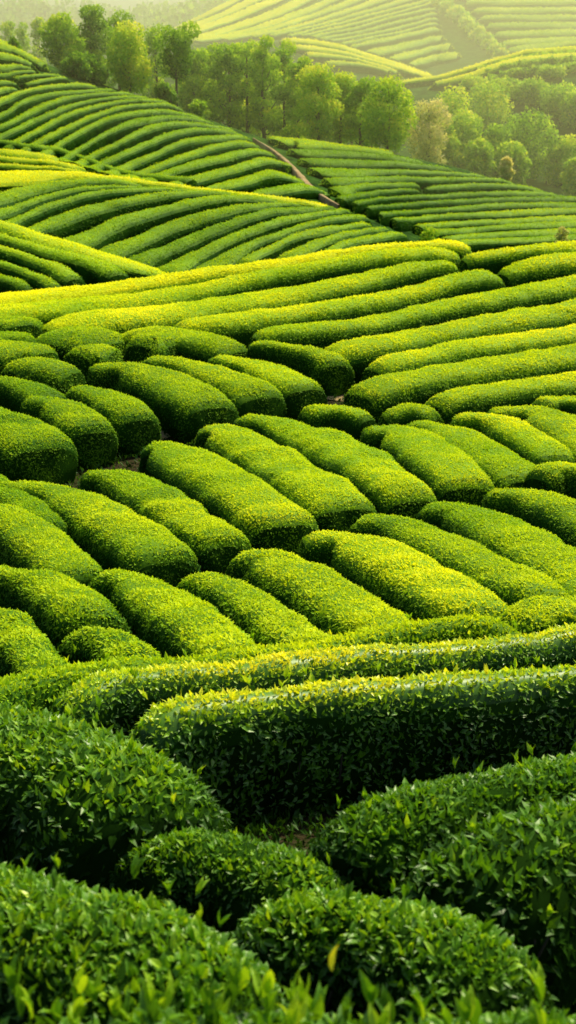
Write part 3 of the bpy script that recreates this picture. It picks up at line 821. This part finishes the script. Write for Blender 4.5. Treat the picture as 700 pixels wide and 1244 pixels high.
for i, (px, yt, hw, Y, ti) in enumerate([(228, 78, 15, 182, .36), (250, 74, 16, 186, .39), (290, 70, 17, 182, .36), (312, 66, 16, 188, .39), (334, 66, 17, 181, .36), (356, 78, 17, 184, .39), (374, 92, 16, 178, .36), (400, 104, 17, 180, .39), (428, 108, 16, 182, .36), (452, 112, 15, 178, .40)]):
    tree_px('tall_tree', px, 175, yt, hw, Y, 'darker tree filling the gaps behind the front trees of the crest belt', 'tree', 'trees behind the crest belt', crown0=0.1, tint=ti, n=3200)
tree_px('bushy_tree', 386, 172, 80, 22, 149, 'leafy tree with visible trunk at the right end of the tall crowded trees', 'tree', GT, crown0=0.2, tint=0.46, warm=0.1, n=5500)
tree_px('bushy_tree', 414, 175, 88, 18, 153, 'middle tree of three on the crest right of the tall crowded trees', 'tree', GT, crown0=0.2, tint=0.44, warm=0.1, n=4500)
tree_px('tall_tree', 440, 176, 92, 15, 151, 'thin darker tree just left of the bright round crest tree', 'tree', GT, crown0=0.2, shape='tall', tint=0.36, n=4000)
tree_px('round_tree', 471, 178, 98, 29, 146, 'bright yellow green tree with dark trunk at the right end of the crest line', 'tree', GT, crown0=0.2, tint=0.46, warm=0.12, n=6500)
tree_px('blossom_tree', 520, 190, 122, 24, 168, 'pinkish beige feathery tree right of the bright round crest tree', 'tree', GT, crown0=0.1, tint=0.5, warm=0.25, mat=BLOSSOM, n=4500)
for i, (px, yb, yt, hw, Y, lab) in enumerate([(8, 40, 20, 9, 210, 'hazy little tree at the very left edge behind the crest'), (26, 44, 24, 9, 205, 'hazy little tree second from the left edge behind the crest'),
                                              (45, 50, 16, 8, 215, 'hazy slim tree left of the olive bushy tree')]):
    tree_px('hazy_tree', px, yb, yt, hw, Y, lab, 'tree', 'hazy trees behind the crest at the left', crown0=0.15, tint=0.4, n=1800)
GSH = 'shrubs on the crest of the large hill'
tree_px('small_conifer', 17, 68, 47, 7, 140, 'small dark pointed conifer among the rows near the left edge', 'conifer', GSH, crown0=0.05, shape='cone', tint=0.18, n=1500, nb=10)
tree_px('shrub', 100, 102, 70, 17, 142, 'large dark shrub at the foot of the crest trees', 'shrub', GSH, crown0=0.02, tint=0.2, n=3000, nb=10)
tree_px('shrub', 121, 104, 84, 9, 142, 'smaller dark shrub touching the large dark shrub', 'shrub', GSH, crown0=0.02, tint=0.22, n=1600, nb=8)
tree_px('shrub', 201, 126, 106, 11, 142, 'round dark shrub at the foot of the flat topped pine', 'shrub', GSH, crown0=0.02, tint=0.2, n=1800, nb=8)
tree_px('shrub', 240, 139, 124, 8, 142, 'low green shrub on the crest right of the flat topped pine', 'shrub', GSH, crown0=0.02, tint=0.36, n=1200, nb=7)
tree_px('shrub', 615, 214, 190, 8, 143, 'beige flowering shrub alone on the right hand crest', 'shrub', GSH, crown0=0.02, tint=0.6, mat=BLOSSOM, n=1400, nb=8)
tree_px('shrub', 684, 292, 274, 8, 108, 'thin pale shrub at the right edge above the golden crest row', 'shrub', 'pale shrubs behind the near crest', crown0=0.02, tint=0.5, mat=BLOSSOM, n=700, nb=7, leaf=0.16)
tree_px('shrub', 522, 292, 276, 11, 104, 'low pale scrub at the end of the diagonal track', 'shrub', 'pale shrubs behind the near crest', crown0=0.02, tint=0.4, n=800, nb=8, leaf=0.16)
GW = 'round trees of the wooded valley'
wood = [(551, 164, 112, 25, 200, .50, 'yellow green round tree at the left end of the wooded valley'), (594, 172, 104, 27, 214, .50, 'tall yellow green round tree in the middle of the wooded valley'),
        (563, 196, 138, 22, 186, .42, 'green round tree right of the beige tree, low in the valley'), (641, 200, 138, 27, 190, .28, 'big blue green round tree by the valley clearing'),
        (680, 160, 108, 23, 216, .34, 'dark round tree high on the right of the valley'), (648, 150, 102, 18, 222, .32, 'dark round tree on the valley slope left of the high right one'),
        (618, 160, 100, 16, 226, .34, 'small round tree behind the tall yellow green valley tree'), (700, 170, 112, 18, 212, .36, 'round tree cut by the right edge above the clearing'),
        (604, 205, 156, 18, 184, .34, 'dark green tree left of the big blue green one'), (685, 224, 168, 19, 188, .40, 'loose pale tree right of the clearing at the right edge'),
        (700, 240, 194, 14, 176, .44, 'lowest small tree at the right edge beside the clearing'), (623, 212, 176, 16, 178, .30, 'low dark tree below the big blue green one'),
        (582, 208, 170, 15, 176, .38, 'low green tree just above the right hand crest'), (540, 190, 150, 14, 182, .46, 'small green tree tucked behind the beige tree'),
        (666, 140, 96, 14, 234, .36, 'small tree on the shrubby slope left of the right edge'), (575, 130, 98, 14, 234, .46, 'small pale tree under the far golden ridge')]
for px, yb, yt, hw, Y, ti, lab in wood:
    tree_px('round_tree', px, yb, yt, hw, Y, lab, 'tree', GW, crown0=0.06, tint=ti, n=3200, leaf=0.42, nb=16, warm=0.06)
# shrubs dotting the slope above the wood and along the gully
labs = []
k = 0
for r_, (pya, n_) in enumerate([(84, 9), (94, 10), (104, 9)]):
    for c_ in range(n_):
        px = 590 + c_ * 12.5 + r_ * 5 + rng.normal() * 2
        Y = 246 - r_ * 5
        tree_px('shrub', px, pya + 12, max(pya, float(np.interp(px, *CREST6)) + 9) + rng.normal() * 1.5, 7, Y, 'round bush in the scrub covering the slope below the far golden ridge', 'shrub', 'bushes on the scrub slope',
                crown0=0.02, tint=0.34, n=420, leaf=0.6, nb=6)
for i in range(12):
    f = i / 11
    px, py = 536 + 74 * f**0.9, -2 + 70 * f
    Y = float(cast([px], [py], 350, 482)[0, 1])
    tree_px('shrub', px - 10 * (1 - f), py + 8, py - 7 + 2 * f, 8, Y, 'hazy bush in the line of bushes filling the gully of the far hill', 'shrub', 'bushes in the far gully', crown0=0.02, tint=0.5 if i % 2 else 0.4, n=500, leaf=0.9, nb=6)

# far-off wood on the misty slope at the top left: one mass
nb_ = 420
bx = rng.uniform(-190, -20, nb_); by = rng.uniform(515, 640, nb_)
bz = ground_z(bx, by)
fP, fN, fT = [], [], []
for i in range(nb_):
    if vnoise(np.array([[bx[i], by[i], 0.0]]), 0.03, 8)[0] < -0.15:
        continue
    d = unit(rng.normal(size=(45, 3))); r = rng.uniform(2.5, 5.0)
    fP.append(np.array([bx[i], by[i], bz[i] + r]) + d * r * np.array([1, 1, 1.3])); fN.append(d); fT.append(0.3 + 0.1 * rng.normal() + 0.08 * rng.normal(size=45))
fP, fN, fT = np.vstack(fP), np.vstack(fN), np.clip(np.concatenate(fT), 0.05, 1)
LV, LF, per = leaf_mesh(fP, fN, rng.uniform(1.6, 3.2, len(fP)), rng.uniform(0, 0.4, len(fP)), 0, wr=0.8, roll=0.9)
tag(link_mesh('distant_wood', LV, LF, TREE, None, [np.repeat(fT, p) for p in per]), kind='stuff')
# ------------------------------------------------------------------ ground
ys = np.r_[np.linspace(-40, 2, 22), np.geomspace(2.4, 34, 150), np.geomspace(34.4, 1500, 330)]
qs = np.linspace(-1, 1, 181)
qs = np.sign(qs) * (0.75 * np.abs(qs) + 0.25 * np.abs(qs)**3) * 0.9
GX = qs[None, :] * (np.maximum(ys, 0)[:, None] + 22)
GY = np.repeat(ys[:, None], len(qs), 1)
GZ = ground_z(GX, GY) - 0.02
GV = np.stack([GX, GY, GZ], 2).reshape(-1, 3)
ii = np.arange(len(GV)).reshape(GX.shape)
GF_ = np.stack([ii[:-1, :-1], ii[:-1, 1:], ii[1:, 1:], ii[1:, :-1]], 2).reshape(-1, 4)
tag(link_mesh('ground', GV, [GF_], SOIL, smooth=True), kind='structure')

# weeds and fallen leaves between the near hedges, gap shade put into their tint
nw = 110000
wy = 2.4 * (34 / 2.4)**rng.random(nw)
wx = rng.uniform(-0.36, 0.36, nw) * (wy + 1.5)
wp = np.c_[wx, wy, ground_z(wx, wy) + rng.uniform(0, 0.06, nw)]
LV, LF, per = leaf_mesh(wp, np.tile([0, 0, 1.0], (nw, 1)), rng.uniform(0.03, 0.09, nw) * (0.7 + wy / 30), rng.uniform(0, 0.9, nw), 0, wr=0.4, roll=0.8)
tag(link_mesh('ground_weeds', LV, LF, TEA_NEAR, None, [np.repeat(np.clip(0.15 + 0.09 * rng.normal(size=nw), 0.05, 0.7), p) for p in per]), kind='stuff')

def strip(name, poly, halfpx, yr, mat, lift, drop=0.0, cat=None):
    """a band of bare earth on a low bank; its edges turn down into the ground"""
    P = smooth_poly(poly)
    C = cast(P[:, 0], P[:, 1], *yr, drop=drop)
    hp = np.interp(np.linspace(0, 1, len(P)), np.linspace(0, 1, len(halfpx)), halfpx)
    R, _ = resample(np.c_[C, hp * C[:, 1] / FPX], 0.02 * C[:, 1].mean() / 2)
    t = unit(np.gradient(R[:, :2], axis=0)); n = np.stack([t[:, 1], -t[:, 0]], 1)
    u = np.linspace(-1, 1, 9)
    wob = 1 + 0.3 * vnoise(np.c_[R[:, :2], np.zeros(len(R))], 0.8, 3)
    X = R[:, 0:1] + n[:, 0:1] * u * (R[:, 2] * wob)[:, None]
    Y = R[:, 1:2] + n[:, 1:2] * u * (R[:, 2] * wob)[:, None]
    Z = ground_z(X, Y) + (lift * (1 - 1.1 * np.abs(u)**8))[None, :] + 0.05 * lift * vnoise(np.c_[X.ravel(), Y.ravel(), 0 * X.ravel()], 1.2, 4).reshape(X.shape)
    V = np.stack([X, Y, Z], 2).reshape(-1, 3)
    i = np.arange(len(V)).reshape(X.shape)
    F = np.stack([i[:-1, :-1], i[:-1, 1:], i[1:, 1:], i[1:, :-1]], 2).reshape(-1, 4)
    return tag(link_mesh(name, V, [F], mat, smooth=True), kind='structure')
strip('path', [(308, 164), (335, 180), (358, 200), (378, 222), (398, 236), (412, 244)], [2, 3, 5, 6, 4, 2], (100, 145), DIRT, 0.5)
strip('path', [(20, 578), (90, 560), (135, 545), (200, 522), (250, 500)], [12, 16, 20, 16, 12], (9, 30), DIRT, 0.03, drop=0.76)
strip('path', [(380, 470), (408, 478), (440, 484)], [16, 20, 14], (12, 30), DIRT, 0.03, drop=0.76)

# ------------------------------------------------------------------ sky, sun, haze, camera
AZ, EL = 34.0, 49.0
w = bpy.data.worlds.new('World')
bpy.context.scene.world = w
w.use_nodes = True
nt = w.node_tree
bg = nt.nodes['Background']
sky = nt.nodes.new('ShaderNodeTexSky')
sky.sky_type = 'NISHITA'
sky.sun_disc = False
sky.sun_elevation = rad(EL)
sky.sun_rotation = rad(AZ)
sky.dust_density = 3.0
nt.links.new(sky.outputs[0], bg.inputs[0])
bg.inputs[1].default_value = 0.135
sl = bpy.data.lights.new('sun', 'SUN')
sl.energy = 5.0
sl.angle = rad(0.6)
sl.color = (1.0, 0.91, 0.62)
so = bpy.data.objects.new('sun', sl)
col.objects.link(so)
from mathutils import Vector
so.rotation_euler = Vector((-math.sin(rad(AZ)) * math.cos(rad(EL)), -math.cos(rad(AZ)) * math.cos(rad(EL)), -math.sin(rad(EL)))).to_track_quat('-Z', 'Y').to_euler()

m, nt, N, K = nodes_of('morning_haze')
out = N.new('ShaderNodeOutputMaterial')
vs = N.new('ShaderNodeVolumeScatter')
vs.inputs['Color'].default_value = (1.0, 0.97, 0.48, 1)
vs.inputs['Density'].default_value = 0.0022
vs.inputs['Anisotropy'].default_value = 0.45
K.new(vs.outputs[0], out.inputs['Volume'])
x0, x1, y0, y1, z0, z1 = -700, 700, 112, 1300, -60, 75
hv = np.array([(x, y, z) for x in (x0, x1) for y in (y0, y1) for z in (z0, z1)], float)
hf = np.array([(0, 1, 3, 2), (4, 6, 7, 5), (0, 4, 5, 1), (2, 3, 7, 6), (0, 2, 6, 4), (1, 5, 7, 3)])
tag(link_mesh('haze', hv, [hf], m), kind='structure')

cam = bpy.data.cameras.new('camera')
cam.sensor_fit = 'VERTICAL'
cam.sensor_height = 36.0
cam.lens = 36.0 * FPX / PH
cam.clip_start = 0.1
cam.clip_end = 4000
cam.dof.use_dof = True
cam.dof.focus_distance = 13.0
cam.dof.aperture_fstop = cam.lens * 0.001 / 0.014
co = bpy.data.objects.new('camera', cam)
co.rotation_euler = (rad(90 - PITCH), 0, 0)
col.objects.link(co)
sc = bpy.context.scene
sc.camera = co
sc.view_settings.view_transform = 'Standard'
sc.view_settings.look = 'None'
sc.view_settings.exposure = 0
sc.cycles.use_denoising = True
sc.cycles.max_bounces = 8
sc.cycles.diffuse_bounces = 4
sc.cycles.transmission_bounces = 3
sc.cycles.volume_bounces = 3
sc.cycles.sample_clamp_indirect = 10
